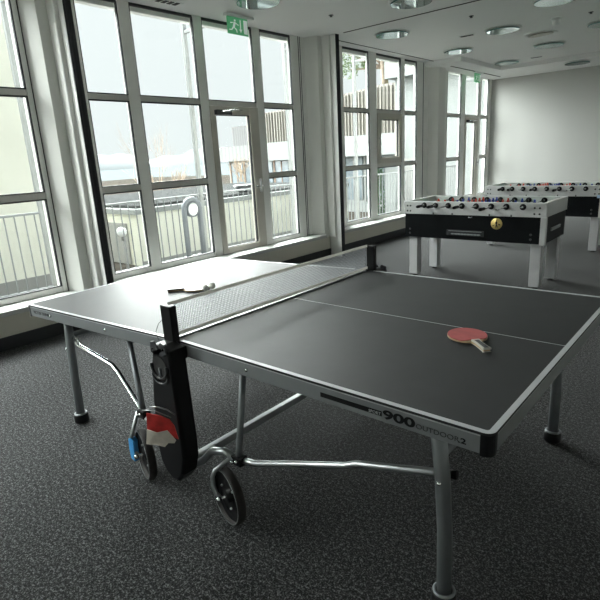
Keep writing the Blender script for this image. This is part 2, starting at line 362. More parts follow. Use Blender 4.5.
w3 = empty('window_3'); struct(w3, 'middle window with an opening casement, left of the nearer football table', 'window')
vbar(w3, 4.30, 4.934); vbar(w3, 5.667, 5.885); vbar(w3, 6.70, 6.827); vbar(w3, 7.294, 7.74)
b = MB(); b.box(-3.142, -3.134, 7.52, 7.53, ZB, ZT); b.build('frame_joint', M['groove'], w3)
rows(w3, 4.934, 5.667); rows(w3, 6.827, 7.294)
a, c = 5.885, 6.70
hbar(w3, a, c, BZ0, BZ1); hbar(w3, a, c, TZ0, TZ1); hbar(w3, a, c, ZB, .40, 'bottom_rail', 'frame'); hbar(w3, a, c, ZT - .016, ZT, 'top_rail', 'gasket')
pane(w3, a, c, .40, BZ0); pane(w3, a, c, TZ1, ZT - .016)
b = MB(); w = .10; b.box(-3.21, -3.12, a, a + w, BZ1, TZ0).box(-3.21, -3.12, c - w, c, BZ1, TZ0).box(-3.21, -3.12, a + w, c - w, BZ1, BZ1 + w).box(-3.21, -3.12, a + w, c - w, TZ0 - w, TZ0)
cs = b.build('casement_sash', M['taupe'], w3, .006); pane(w3, a + w, c - w, BZ1 + w, TZ0 - w)
b = MB(); b.tube([(-3.12, a + .03, 1.72), (-3.09, a + .03, 1.72), (-3.085, a + .03, 1.60)], .009, 8); b.build('handle', M['chrome'], cs)

w4 = empty('window_4'); struct(w4, 'far window next to the end wall', 'window')
vbar(w4, 8.06, 8.60); vbar(w4, 9.27, 9.48); vbar(w4, 10.24, 10.36); vbar(w4, 10.80, Y1)
rows(w4, 8.60, 9.27); rows(w4, 10.36, 10.80)
hbar(w4, 9.48, 10.24, 2.125, 2.18); hbar(w4, 9.48, 10.24, ZT - .016, ZT, 'top_rail', 'gasket'); pane(w4, 9.48, 10.24, 2.18, ZT - .016)
glazed_door('door_2', 9.48, 10.24, .35, 2.12, 'glazed taupe-framed door in the far window, under the farther exit sign')

# ------------------------------------------------------------ ceiling fittings
def disc_light(x, y, z=CZ, label='', R_=.235):
    r = empty('ceiling_light', (x, y, z)); tag(r, label, 'ceiling light', 'round recessed ceiling lights')
    b = MB(); b.lathe((0, 0, 0), (0, 0, -1), [(R_ + .012, -.002), (R_ + .012, .006), (R_, .010), (R_ - .012, .010), (R_ - .02, .004), (R_ - .03, -.001)], 48); b.build('trim_ring', M['lampwhite'], r)
    b = MB(); b.lathe((0, 0, 0), (0, 0, -1), [(0, .004), (R_ * .5, .004), (R_ * .9, .002)], 48); b.build('reflector', M['lampwhite'], r)
    b = MB(); b.lathe((0, 0, -.022), (0, 0, -1), [(0, 0), (R_ * .93, 0), (R_ * .93, .010), (0, .010)], 48, False)
    d = b.build('glass_disc', M['discglass'], r)
    b = MB(); b.lathe((0, 0, -.022), (0, 0, -1), [(R_ * .935, -.001), (R_ * .945, .0), (R_ * .945, .010), (R_ * .935, .011)], 48); b.build('glass_edge', M['tealedge'], d)
    b = MB()
    for k in range(3):
        t = 2 * PI * k / 3 + .4; b.cyl((R_ * .75 * math.cos(t), R_ * .75 * math.sin(t), 0), (R_ * .75 * math.cos(t), R_ * .75 * math.sin(t), -.022), .006, 8)
    build_each(b, 'spacer', M['chrome'], r)
lights = [
    (-2.30, 2.30, CZ, 'round ceiling light right above the nearer green exit sign, cropped at the top'),
    (-2.23, 4.85, CZ, 'round ceiling light in front of the middle window, just past the ceiling track'),
    (-2.20, 6.93, CZ, 'round ceiling light beside the far pillar'),
    (-2.13, 9.02, 2.985 + .075, 'round ceiling light nearest the farther exit sign'),
    (-1.27, 3.62, CZ, 'round ceiling light cropped at the top, just before the ceiling track'),
    (-1.12, 5.97, CZ, 'white-looking round ceiling light left of the smoke detector'),
    (-1.03, 7.85, CZ, 'round ceiling light below the tilting spotlight in the picture'),
    (-.16, 4.93, CZ, 'round ceiling light cropped by the top edge, above the smoke detector'),
    (-.02, 6.85, CZ, 'round ceiling light cropped by the right edge of the picture'),
    (-1.08, 9.93, 2.985, 'round ceiling light set in the lowered border along the end wall'),
]
for x, y, z, l in lights: disc_light(x, y, z, l)
r = empty('spotlight', (-.86, 6.80, CZ)); tag(r, 'round recessed spotlight with a tilted white reflector, beneath the smoke detector in the picture', 'ceiling light')
b = MB(); b.lathe((0, 0, 0), (0, 0, -1), [(.235, -.002), (.235, .008), (.21, .012), (.19, .006), (.18, -.001)], 40); b.build('trim_ring', M['lampwhite'], r)
b = MB(); b.lathe((.0, 0, -.012), (.05, .06, -1), [(0, -.0), (.10, .006), (.175, .012), (.17, .003), (0, -.008)], 40); b.build('reflector', M['taupe'], r)
r = empty('smoke_detector', (-.42, 5.97, CZ)); tag(r, 'small white smoke detector on the ceiling', 'smoke detector')
b = MB(); b.lathe((0, 0, 0), (0, 0, -1), [(0, 0), (.07, 0), (.07, .02), (.05, .025)], 28); b.build('base_plate', M['lampwhite'], r)
b = MB(); b.lathe((0, 0, -.022), (0, 0, -1), [(.05, 0), (.052, .045), (.04, .062), (0, .066)], 28); b.build('sensor_head', M['lampwhite'], r)
def sprinkler(x, y, label):
    r = empty('sprinkler_head', (x, y, CZ)); tag(r, label, 'sprinkler', 'dark ceiling sprinkler heads')
    b = MB(); b.lathe((0, 0, 0), (0, 0, -1), [(0, 0), (.030, 0), (.030, .004), (.012, .007), (.012, .016), (.018, .017), (.018, .020), (0, .021)], 18); b.build('nozzle', M['darkgrey'], r)
for x, y, l in [(-2.19, 3.40, 'small dark sprinkler head above the middle pillar'), (-1.12, 4.88, 'small dark sprinkler head just past the ceiling track'), (-.03, 6.02, 'small dark sprinkler head right of the smoke detector')]: sprinkler(x, y, l)
def vent(x, y, lx, ly, z, label):
    r = empty('ceiling_vent', (x, y, z)); tag(r, label, 'vent')
    b = MB(); b.box(-lx, lx, -ly, ly, -.008, .001); b.build('vent_frame', M['lampwhite'], r, .002)
    b = MB()
    for k in range(4): b.box(-lx * .85, lx * .85, -ly * .8 + k * ly * .42, -ly * .8 + k * ly * .42 + ly * .28, -.012, -.007)
    b.build('vent_slots', M['groove'], r)
vent(-2.90, 1.62, .05, .16, CZ, 'long ceiling vent above the large window')
vent(-1.62, 5.93, .11, .03, CZ, 'thin slot vent in the ceiling between two round lights')
vent(-1.57, 9.0, .11, .03, CZ, 'thin slot vent in the ceiling near the end wall')

def exit_sign(x, y, z, L, label):
    r = empty('exit_sign', (x, y, z)); tag(r, label, 'exit sign', 'green exit signs')
    b = MB(); b.box(-.035, .035, -.02, L + .08, -.03, 0); b.build('mount', M['lampwhite'], r, .004)
    b = MB(); b.box(-.006, .006, 0, L, -.205, -.03); p = b.build('sign_panel', M['green'], r, .002)
    for sx, name in ((.0072, 'pictogram'),):
        b = MB(); X_ = sx
        def q(pts):
            v = [b._v((X_, a * L, -.205 + c * .175)) for a, c in pts]; b._f(v)
        q([(.60, .30), (.65, .30), (.65, .88), (.60, .88)]); q([(.625, .12), (.70, .34), (.55, .34)]); q([(.78, .10), (.97, .10), (.97, .90), (.78, .90)])
        b.m(M['signwhite'])
        c0 = (.36, .80); q([(c0[0] + .05 * math.cos(t * PI / 4) , c0[1] + .07 * math.sin(t * PI / 4)) for t in range(8)])
        q([(.24, .42), (.33, .38), (.41, .70), (.30, .72)]); q([(.38, .70), (.40, .62), (.52, .52), (.54, .58)]); q([(.30, .70), (.26, .64), (.14, .60), (.13, .67)])
        q([(.24, .44), (.33, .40), (.44, .30), (.40, .24)]); q([(.40, .30), (.44, .28), (.46, .12), (.41, .12)]); q([(.25, .44), (.30, .38), (.20, .22), (.06, .20), (.06, .26), (.17, .28)])
        b.build(name, M['signwhite'], p, flip=False)
exit_sign(-2.80, 2.31, 3.045, .31, 'green exit sign with running man, hanging above the nearer glazed door')
exit_sign(-2.80, 9.10, 2.985, .31, 'green exit sign far off, hanging above the door beside the end wall')
b = MB()
# ------------------------------------------------------------ table tennis table
T = empty('table_tennis_table'); tag(T, 'large dark grey table tennis table with silver edge on wheels', 'table tennis table')
TH = .0475
XL = Matrix.Translation((-.03, 0, 0)) @ Matrix.Translation((0, 0, .76)) @ Matrix.Rotation(.047, 4, 'Z') @ Matrix.Rotation(-.0195, 4, 'Y') @ Matrix.Translation((0, 0, -.76))
XR = Matrix.Identity(4)
Lx, Wy, H = 1.37, .7625, .76
def rounded(x0, x1, y0, y1, r, corners):
    pts = []
    for cx, cy, a0, key in ((x1 - r, y1 - r, 0, 'c'), (x0 + r, y1 - r, 90, 'd'), (x0 + r, y0 + r, 180, 'a'), (x1 - r, y0 + r, 270, 'b')):
        if key in corners:
            for k in range(7):
                t = math.radians(a0 + 15 * k); pts.append((cx + r * math.cos(t), cy + r * math.sin(t)))
        else: pts.append(({'c': x1, 'd': x0, 'a': x0, 'b': x1}[key], {'c': y1, 'd': y1, 'a': y0, 'b': y0}[key]))
    return pts
for side in (0, 1):
    X_ = XL if side == 0 else XR
    x0, x1, cor = (-Lx, -.012, 'ad') if side == 0 else (.012, Lx, 'bc')
    b = MB(); b.X = X_; b.prism(rounded(x0, x1, -Wy, Wy, .028, cor), H - .007, H); tp = b.build('tabletop', M['top'], T)
    b = MB(); b.X = X_; e = .0006; lw = .019
    b.box(x0 + .028, x1 - .028, -Wy + .001, -Wy + lw, H, H + e).box(x0 + .028, x1 - .028, Wy - lw, Wy - .001, H, H + e)
    xo = (x0 + .001, x0 + lw) if side == 0 else (x1 - lw, x1 - .001)
    b.box(xo[0], xo[1], -Wy + .028, Wy - .028, H, H + e)
    b.box(min(x0 + lw, x0 if side else x0 + lw), x1 - (lw if side else 0), -.0017, .0017, H, H + e)
    cx = x0 + .028 if side == 0 else x1 - .028
    for sy in (-1, 1):
        a0 = {(-1, 0): 180, (1, 0): 90, (-1, 1): 270, (1, 1): 0}[(sy, side)]
        cy = sy * (Wy - .028); ring = []
        for k in range(7):
            t = math.radians(a0 + 15 * k); ring.append(((cx + .027 * math.cos(t), cy + .027 * math.sin(t)), (cx + .009 * math.cos(t), cy + .009 * math.sin(t))))
        for k in range(6): b.prism([ring[k][0], ring[k + 1][0], ring[k + 1][1], ring[k][1]], H, H + e)
    b.build('white_line', M['line'], tp)
    # apron: near, far, end
    zb, zt = H - .066, H - .0072
    b = MB(); b.X = X_
    b.box(x0 + (.03 if side == 0 else 0), x1 - (.03 if side else 0), -Wy + .003, -Wy + .022, zb, zt).box(x0 + (.03 if side == 0 else 0), x1 - (.03 if side else 0), Wy - .022, Wy - .003, zb, zt)
    ex = (x0 + .003, x0 + .022) if side == 0 else (x1 - .022, x1 - .003)
    b.box(ex[0], ex[1], -Wy + .03, Wy - .03, zb, zt)
    ap = b.build('apron', M['apron'], T, .002)
    b = MB(); b.X = X_
    b.box(x0 + .03, x1 - .03, -Wy + .0005, -Wy + .004, zt - .005, zt - .0025)
    b.box(ex[0] + (-.003 if side == 0 else .0165), ex[0] + (.002 if side == 0 else .0205), -Wy + .03, Wy - .03, zt - .005, zt - .0025); b.build('edge_highlight_strip', M['line'], ap)  # white strip painted in for the highlight along the apron's upper edge
    for sy in (-1, 1):
        b = MB(); b.X = X_
        xc = (x0, x0 + .034) if side == 0 else (x1 - .034, x1); yc = (-Wy, -Wy + .034) if sy < 0 else (Wy - .034, Wy)
        key = {(-1, 0): 'a', (1, 0): 'd', (-1, 1): 'b', (1, 1): 'c'}[(sy, side)]
        b.prism(rounded(xc[0], xc[1], yc[0], yc[1], .026, key), zb - .004, zt); b.build('corner_cap', M['black' if side else 'darkgrey'], T)
    # bolts on the apron
    for bx in ((-.55, -1.1) if side == 0 else (.44,)):
        b = MB(); b.X = X_; b.ball((bx, -Wy + .002, H - .038), .008, 12, 8); b.build('bolt', M['chrome'], ap)
    # legs
    sx = -1 if side == 0 else 1
    for sy in (-1, 1):
        xl, yl = (1.19, sy * .635) if sx > 0 else (-1.14, sy * .68)
        b = MB()
        top = X_ @ Vector((sx * 1.15, sy * .64, H - .03)); foot = (X_ @ Vector((xl, yl, 0))); foot.z = .055
        mid = top.lerp(foot, .35); mid.x += sx * .012
        m2 = top.lerp(foot, .65); m2.x += sx * .012
        b.tube([top, mid, m2, foot], .0245, 18); lg = b.build('leg', M['leg'], T)
        b = MB(); b.lathe((foot.x, foot.y, 0), (0, 0, 1), [(0, .001), (.040, .001), (.043, .010), (.042, .046), (.036, .056), (.030, .056)], 24); b.m(M['black']); b.build('foot', M['black'], lg)
        b = MB(); b.lathe((foot.x, foot.y, .0), (0, 0, 1), [(.038, .054), (.038, .058), (.029, .062), (.027, .058)], 24); b.build('foot_collar', M['leg'], lg)
        b = MB(); c_ = m2.lerp(mid, .93); b.ball((c_.x, c_.y - .0255, c_.z), .008, 12, 8); b.build('bolt', M['chrome'], lg)
    # cross brace between the legs of this half
    b = MB(); p0 = X_ @ Vector((sx * 1.165, -.63, .56)); p1 = X_ @ Vector((sx * 1.165, .63, .56)); b.tube([p0, p1], .016, 12); b.build('cross_brace', M['leg'], T)

# undercarriage, same on near and far side
for sy in (-1, 1):
    yj = .74 * sy
    for sx in (-1, 1):
        X_ = XL if sx < 0 else XR
        # horizontal side rod from wheel joint to leg
        J = Vector((sx * .31, sy * .73, .275)) if sx > 0 else Vector((-.325, sy * .77, .315))
        if sx > 0: pts = [J, (.39, sy * .715, .275), (.56, sy * .67, .315), (.80, sy * .64, .385), (.84, sy * .635, .405), (1.13, sy * .60, .468), (1.185, sy * .595, .478)]
        else: pts = [J, (-.365, sy * .765, .335), (-.57, sy * .74, .462), (-.62, sy * .738, .487), (-.98, sy * .735, .522), (-1.10, sy * .70, .535)]
        b = MB(); b.tube(pts, .0135, 12); rod = b.build('side_rod', M['steel'] if sx > 0 else M['chrome'], T)
        if sx > 0:
            b = MB(); b.cyl((1.183, sy * .595, .478), (1.205, sy * .592, .482), .015, 14); b.build('end_cap', M['black'], rod)
        # strut from wheel joint up under the top
        tp_ = Vector((.357, sy * .70, .70)) if sx > 0 else X_ @ Vector((-.52, sy * .66, .70))
        b = MB(); b.tube([tp_, tp_.lerp(J, .75), J + Vector((0, .0, .0))], .0145, 12); b.build('strut', M['leg'], T)
        # hinge block
        b = MB(); b.box(J.x - .028, J.x + .03, J.y - .022, J.y + .022, J.z - .022, J.z + .02); hb = b.build('hinge_block', M['black'], T, .005)
        b = MB(); b.ball((J.x + .012, J.y - .027, J.z + .005), .009, 12, 8).ball((J.x - .014, J.y - .027, J.z - .006), .009, 12, 8); build_each(b, 'bolt', M['chrome'], hb)
        # wheel, axis swivelled a little
        wc = Vector((.292, sy * .79, .126)) if sx > 0 else Vector((-.283, sy * .815, .126))
        ax = (Vector((-.25, -.97, 0)) if sx > 0 else Vector((-.31, -.95, 0))) * (1 if sy < 0 else -1)
        R0, hw = .1245, .019
        b = MB(); prof = [(R0 - .012, -hw), (R0 - .005, -hw), (R0, -hw + .006), (R0 + .001, 0), (R0, hw - .006), (R0 - .005, hw), (R0 - .012, hw), (R0 - .012, -hw)]
        b.lathe(wc, ax, prof, 40); wh = b.build('wheel', M['rubber'], T)
        b = MB(); b.lathe(wc, ax, [(R0 - .010, hw + .0005), (R0 - .0075, hw + .002), (R0 - .005, hw + .0005)], 40); b.build('rim_ring', M['steel'], wh)
        b = MB(); b.lathe(wc, ax, [(R0 - .013, -hw * .9), (R0 - .013, hw * .2), (R0 - .035, -.004), (.03, -.006), (.03, .010), (0, .010)], 40)
        b.build('hub', M['black'], wh)
        b = MB()
        for k in range(3):
            t = 2 * PI * k / 3 + .3; a_ = ax.cross(Vector((0, 0, 1))).normalized()
            pp = wc + ax * .001 + (a_ * math.cos(t) + Vector((0, 0, 1)) * math.sin(t)) * .06; b.ball(pp, .006, 10, 6)
        build_each(b, 'rivet', M['steel'], wh)
        # fork: curved bar in front of the wheel down to the axle
        a_ = ax.normalized(); top_ = Vector((J.x - .01, J.y, J.z - .01)); ft = wc + a_ * (hw + .016)
        b = MB(); b.tube([top_, top_ + Vector((-.03, 0, .004)) + a_ * .01, wc + a_ * (hw + .016) + Vector((-.022, 0, .125)), wc + a_ * (hw + .018) + Vector((-.038, 0, .09)), wc + a_ * (hw + .018) + Vector((-.040, 0, .05)), wc + a_ * (hw + .018) + Vector((-.028, 0, .015)), ft], .010, 10)
        fk = b.build('wheel_fork', M['steel'], T)
        b = MB(); b.cyl(ft + a_ * .012, wc - a_ * .022, .009, 12).ball(ft + a_ * .010, .013, 12, 8); b.build('axle_bolt', M['chrome'], fk)
        if sx < 0:
            b = MB(); c0 = wc + a_ * (hw + .014) + Vector((-.035, 0, -.008))
            b.prism([(-.020, -.03), (.012, -.038), (.020, -.01), (.016, .030), (.022, .075), (.002, .092), (-.022, .080), (-.026, .02)], -.014, .014, 'y')
            br = b.build('brake_lever', M['blue'], T, .005); br.location = c0 + Vector((0, 0, .01)); br['label'] = 'sky-blue brake lever'
    # arched tube joining the two wheel joints under the ball holder
    b = MB(); b.tube([(.30, sy * .735, .275), (.24, sy * .745, .295), (.17, sy * .755, .275), (.10, sy * .76, .205), (.04, sy * .76, .165), (-.06, sy * .765, .165), (-.16, sy * .77, .21), (-.26, sy * .775, .29), (-.37, sy * .77, .30)], .0165, 12); b.build('arched_link', M['steel'], T)
# central beams to the far side
b = MB(); b.box(.035, .065, -.76, .76, .185, .222); b.build('axle_beam', M['steel'], T, .004)
b = MB(); b.box(-.30, .32, -.012, .012, .68, .70).box(-.02, .02, -.70, .70, .665, .69); b.build('top_beam', M['leg'], T, .003)

# ball holder / central tower (near and far)
def tongue(t):  # outline half: height t -> (xl, xr)
    return
for sy in (-1, 1):
    pts = [(-.034, .76), (-.064, .634), (-.088, .484), (-.101, .332), (-.103, .25), (-.090, .18), (-.055, .135), (-.01, .112), (.03, .118), (.070, .165), (.097, .25), (.100, .34), (.094, .507), (.088, .668), (.084, .748), (.03, .765)]
    y0, y1 = (-.855, -.775) if sy < 0 else (.775, .855)
    b = MB()
    # ball mouth: build front as ring around an oval opening
    cx, cz, ra, rb = .008, .668, .050, .046
    n = 28
    def outline(k):
        t = 2 * PI * k / n; d = Vector((math.cos(t), math.sin(t))); best = None
        for i in range(len(pts)):
            p, q = Vector(pts[i]), Vector(pts[(i + 1) % len(pts)]); e_ = q - p; den = d.x * e_.y - d.y * e_.x
            if abs(den) < 1e-9: continue
            w_ = p - Vector((cx, cz)); s_ = (w_.x * e_.y - w_.y * e_.x) / den; u = (w_.x * d.y - w_.y * d.x) / den
            if s_ > 0 and -1e-6 <= u <= 1 + 1e-6 and (best is None or s_ > best): best = s_
        return (cx + d.x * best, cz + d.y * best)
    # body: extruded outline with bulged front
    fy, by = (y0, y1) if sy < 0 else (y1, y0)
    m_in = .012 * (1 if sy < 0 else -1)
    ctr = Vector((sum(p[0] for p in pts) / len(pts), sum(p[1] for p in pts) / len(pts)))
    A = [b._v((p[0], by, p[1])) for p in pts]; B = [b._v((p[0], fy + m_in, p[1])) for p in pts]
    insp = [(p[0] + (ctr.x - p[0]) * .12, p[1] + (ctr.y - p[1]) * .035) for p in pts]
    Cc = [b._v((p[0], fy, p[1])) for p in insp]
    for i in range(len(pts)):
        j = (i + 1) % len(pts); b._f([A[i], A[j], B[j], B[i]]); b._f([B[i], B[j], Cc[j], Cc[i]])
    b._f(Cc); b._f(A)
    hd = b.build('ball_holder', M['black'], T, .004)
    b = MB(); fr = fy - .002 if sy < 0 else fy + .002; fb = fy + (.001 if sy < 0 else -.001)
    b.prism([(cx + ra * math.cos(2 * PI * k / 28) + 0.02 * 0, cz + rb * math.sin(2 * PI * k / 28)) for k in range(28)], fb, fr, 'y'); b.build('ball_mouth', M['groove'], hd)
    b = MB()
    f2 = fy - .006 if sy < 0 else fy + .006
    b.tube([(cx + (ra + .004) * math.cos(t * PI / 14), f2, cz + (rb + .004) * math.sin(t * PI / 14)) for t in range(13, 30)], .006, 8)
    b.tube([(cx + (ra + .008) * math.cos(t * PI / 14), f2, cz - .025 + (rb + .004) * math.sin(t * PI / 14)) for t in range(15, 28)], .005, 8); b.build('mouth_lip', M['darkgrey'], hd)
    b = MB(); b.cyl((cx + .005, f2, cz - .045), (cx + .003, f2, cz - .002), .004, 8); b.build('pin', M['steel'], hd)
    b = MB(); b.prism([(-.034, .775), (-.040, .725), (.0, .722), (.05, .722), (.074, .74), (.070, .772), (.035, .782), (.026, .772), (.018, .735), (.008, .770), (-.004, .782)], fb, f2, 'y'); b.build('top_bracket', M['darkgrey'], hd, .003)
    b = MB()
    for q in ((-.02, .745), (.055, .755)): b.ball((q[0], f2 - .001 * (1 if sy < 0 else -1), q[1]), .005, 8, 6)
    build_each(b, 'screw', M['black'], hd)
# lettering on the near apron
def face(x, z): return Matrix.Translation((x, -Wy + .0018, z)) @ Matrix.Rotation(PI / 2, 4, 'X')
b = MB(); b.box(.795, 1.032, -Wy + .0012, -Wy + .004, .712, .728); b.build('black_stripe', M['black'], T)
text_obj('lettering', 'SPORT', .014, M['line'], T, Matrix.Translation((.985, -Wy + .0008, .7145)) @ Matrix.Rotation(PI / 2, 4, 'X'), 1.05)
text_obj('lettering', '900', .040, M['black'], T, face(1.036, .7085), 1.80, bold=.0014)
text_obj('lettering', 'OUTDOOR', .0215, M['darkgrey'], T, face(1.146, .7095), 1.20)
text_obj('lettering', '.2', .022, M['black'], T, face(1.274, .7088), 1.5, bold=.0006)
text_obj('lettering', 'VICTOR TENNIS', .024, M['darkgrey'], T, XL @ face(-1.30, .715), 1.05, bold=.0005)

# net (one set clamped to the table)
N = MB(); ny = .778
zt_, zb_ = H + .150, H + .012
k = 0; y = -ny + .02
while y < ny - .02: N.box(-.0007 - .014, .0007 - .014, y, y + .0012, zb_, zt_); y += .009
z = zb_ + .012
while z < zt_: N.box(-.0007 - .014, .0007 - .014, -ny + .02, ny - .02, z, z + .0012); z += .009
net = N.build('net', M['net'], T)
b = MB(); b.box(-.018, -.010, -ny + .015, ny - .015, zt_ - .002, zt_ + .014); b.build('net_tape', M['tape'], net, .002)
b = MB(); b.box(-.0165, -.0115, -ny + .015, ny - .015, zb_ - .006, zb_ + .010); b.build('net_tape', M['tape'], net, .001)
b = MB(); b.box(-.022, -.006, -.74, .74, H - .02, H + .0015); b.build('centre_joint', M['darkgrey'], net)
for sy in (-1, 1):
    b = MB(); b.box(-.034, .034, sy * ny - .013, sy * ny + .022, .70, H + .157); b.build('net_post', M['black'], net, .004)
    b = MB(); b.box(-.035, .010, min(sy * .70, sy * ny), max(sy * .70, sy * ny), .672, .694).box(-.05, .085, min(sy * .764, sy * .782), max(sy * .764, sy * .782), .695, .750); b.build('post_clamp', M['black'], net, .003)
b = MB(); b.tube([(-.06, -.80, .755), (-.075, -.80, .79), (-.06, -.79, .83), (-.036, -.78, .85)], .0012, 6); b.build('cord_end', M['black'], net)

# ------------------------------------------------------------ bats, balls, paper
def bat(name, loc, ang, label, top, bottom, handle_m, droop=0, Rr=.078):
    r = empty(name, loc, ang); tag(r, label, 'table tennis bat')
    def blade(s): return [(s * Rr * 1.02 * math.cos(2 * PI * k / 36), s * Rr * .97 * math.sin(2 * PI * k / 36)) for k in range(36)]
    b = MB(); b.prism(blade(1), .0035, .0095)
    b.prism([(.055, -.030), (.09, -.0125), (.168, -.0115), (.168, .0115), (.09, .0125), (.055, .030)], .0036, .0094); b.build('blade', M['wood'], r)
    b = MB(); b.prism([p for p in blade(.985) if p[0] < .062], .0095, .0125); b.build('top_rubber', top, r)
    b = MB(); b.prism([p for p in blade(.985) if p[0] < .062], .0, .0035); b.build('bottom_rubber', bottom, r)
    b = MB(); b.prism([(.070, -.016), (.10, -.0125), (.15, -.0135), (.170, -.017), (.170, .017), (.15, .0135), (.10, .0125), (.070, .016)], .0094, .0175).prism([(.070, -.016), (.10, -.0125), (.15, -.0135), (.170, -.017), (.170, .017), (.15, .0135), (.10, .0125), (.070, .016)], -.0, .0036)
    h = b.build('handle', handle_m, r, .003)
    b = MB(); b.box(.082, .166, -.0085, .0085, .0172, .0182); b.build('handle_inlay', M['darkgrey'], h)
    return r
bt = bat('table_tennis_bat', (1.018, -.098, H + .001), math.radians(-43), 'red-faced table tennis bat lying across the white centre line, right half of table', M['rubred'], M['rubblk'], M['handle'])
XLp = lambda x, y: (XL @ Vector((x, y, H)))
pz = .760 + .0 - .0195 * .66
b2 = bat('table_tennis_bat', (-.665, -.112, pz - .0 + .002), math.radians(-131), 'pale-topped table tennis bat with black handle, left of the net beside two balls', M['palebat'], M['rubblk'], M['black'])
b2.rotation_mode = 'QUATERNION'; b2.rotation_quaternion = (Matrix.Rotation(-.0195, 3, 'Y') @ Matrix.Rotation(math.radians(-131), 3, 'Z')).to_quaternion()
for x, y, l in [(-.575, -.115, 'left of the two white balls touching the pale bat behind the net'), (-.578, -.062, 'right of the two white balls, just behind the net tape')]:
    b = MB(); b.ball((0, 0, .02), .02, 24, 16); o = b.build('table_tennis_ball', M['ball'], loc=(x - .004, y, pz + .006)); tag(o, l, 'ball', 'white table tennis balls')
    o.location = (x, y, pz + .003)
# packet in the ball holder
PK = .88
r = empty('paper_packet', (.042, -.902, .385), .62); tag(r, 'crumpled red packet with a torn beige card, stuck on the black ball holder', 'packet')
def sheet(pts, thick, name, m, rows=None):
    pts = [(p[0] * PK, p[1], p[2] * PK + .003) for p in pts]; b = MB(); A = [b._v(p) for p in pts]; B = [b._v((p[0], p[1] - thick, p[2])) for p in pts]; n = len(pts)
    b._f(A); b._f(B[::-1])
    for i in range(n): b._f([A[i], A[(i + 1) % n], B[(i + 1) % n], B[i]])
    return b.build(name, m, r, .001)
sheet([(-.075, -.004, .02), (-.065, -.006, .115), (.0, -.012, .105), (.045, -.008, .08), (.062, -.004, .045), (.072, .0, -.03), (.05, -.006, -.01), (.0, -.012, .0)], .006, 'red_sleeve', M['red'])
sheet([(-.085, -.014, -.045), (-.070, -.016, .035), (-.02, -.024, .022), (.03, -.018, .030), (.064, -.012, -.028), (.055, -.014, -.042), (.028, -.018, -.038), (.008, -.020, -.058), (-.02, -.020, -.050)], .004, 'torn_card', M['card'])
b = MB(); b.tube([(-.045, .004, .125), (-.01, -.002, .128), (.03, -.002, .115), (.058, .006, .088)], .003, 8); b.tube([(-.075, -.010, .118), (-.02, -.014, .118), (.045, -.008, .082)], .002, 8); b.build('wire_loop', M['steel'], r)

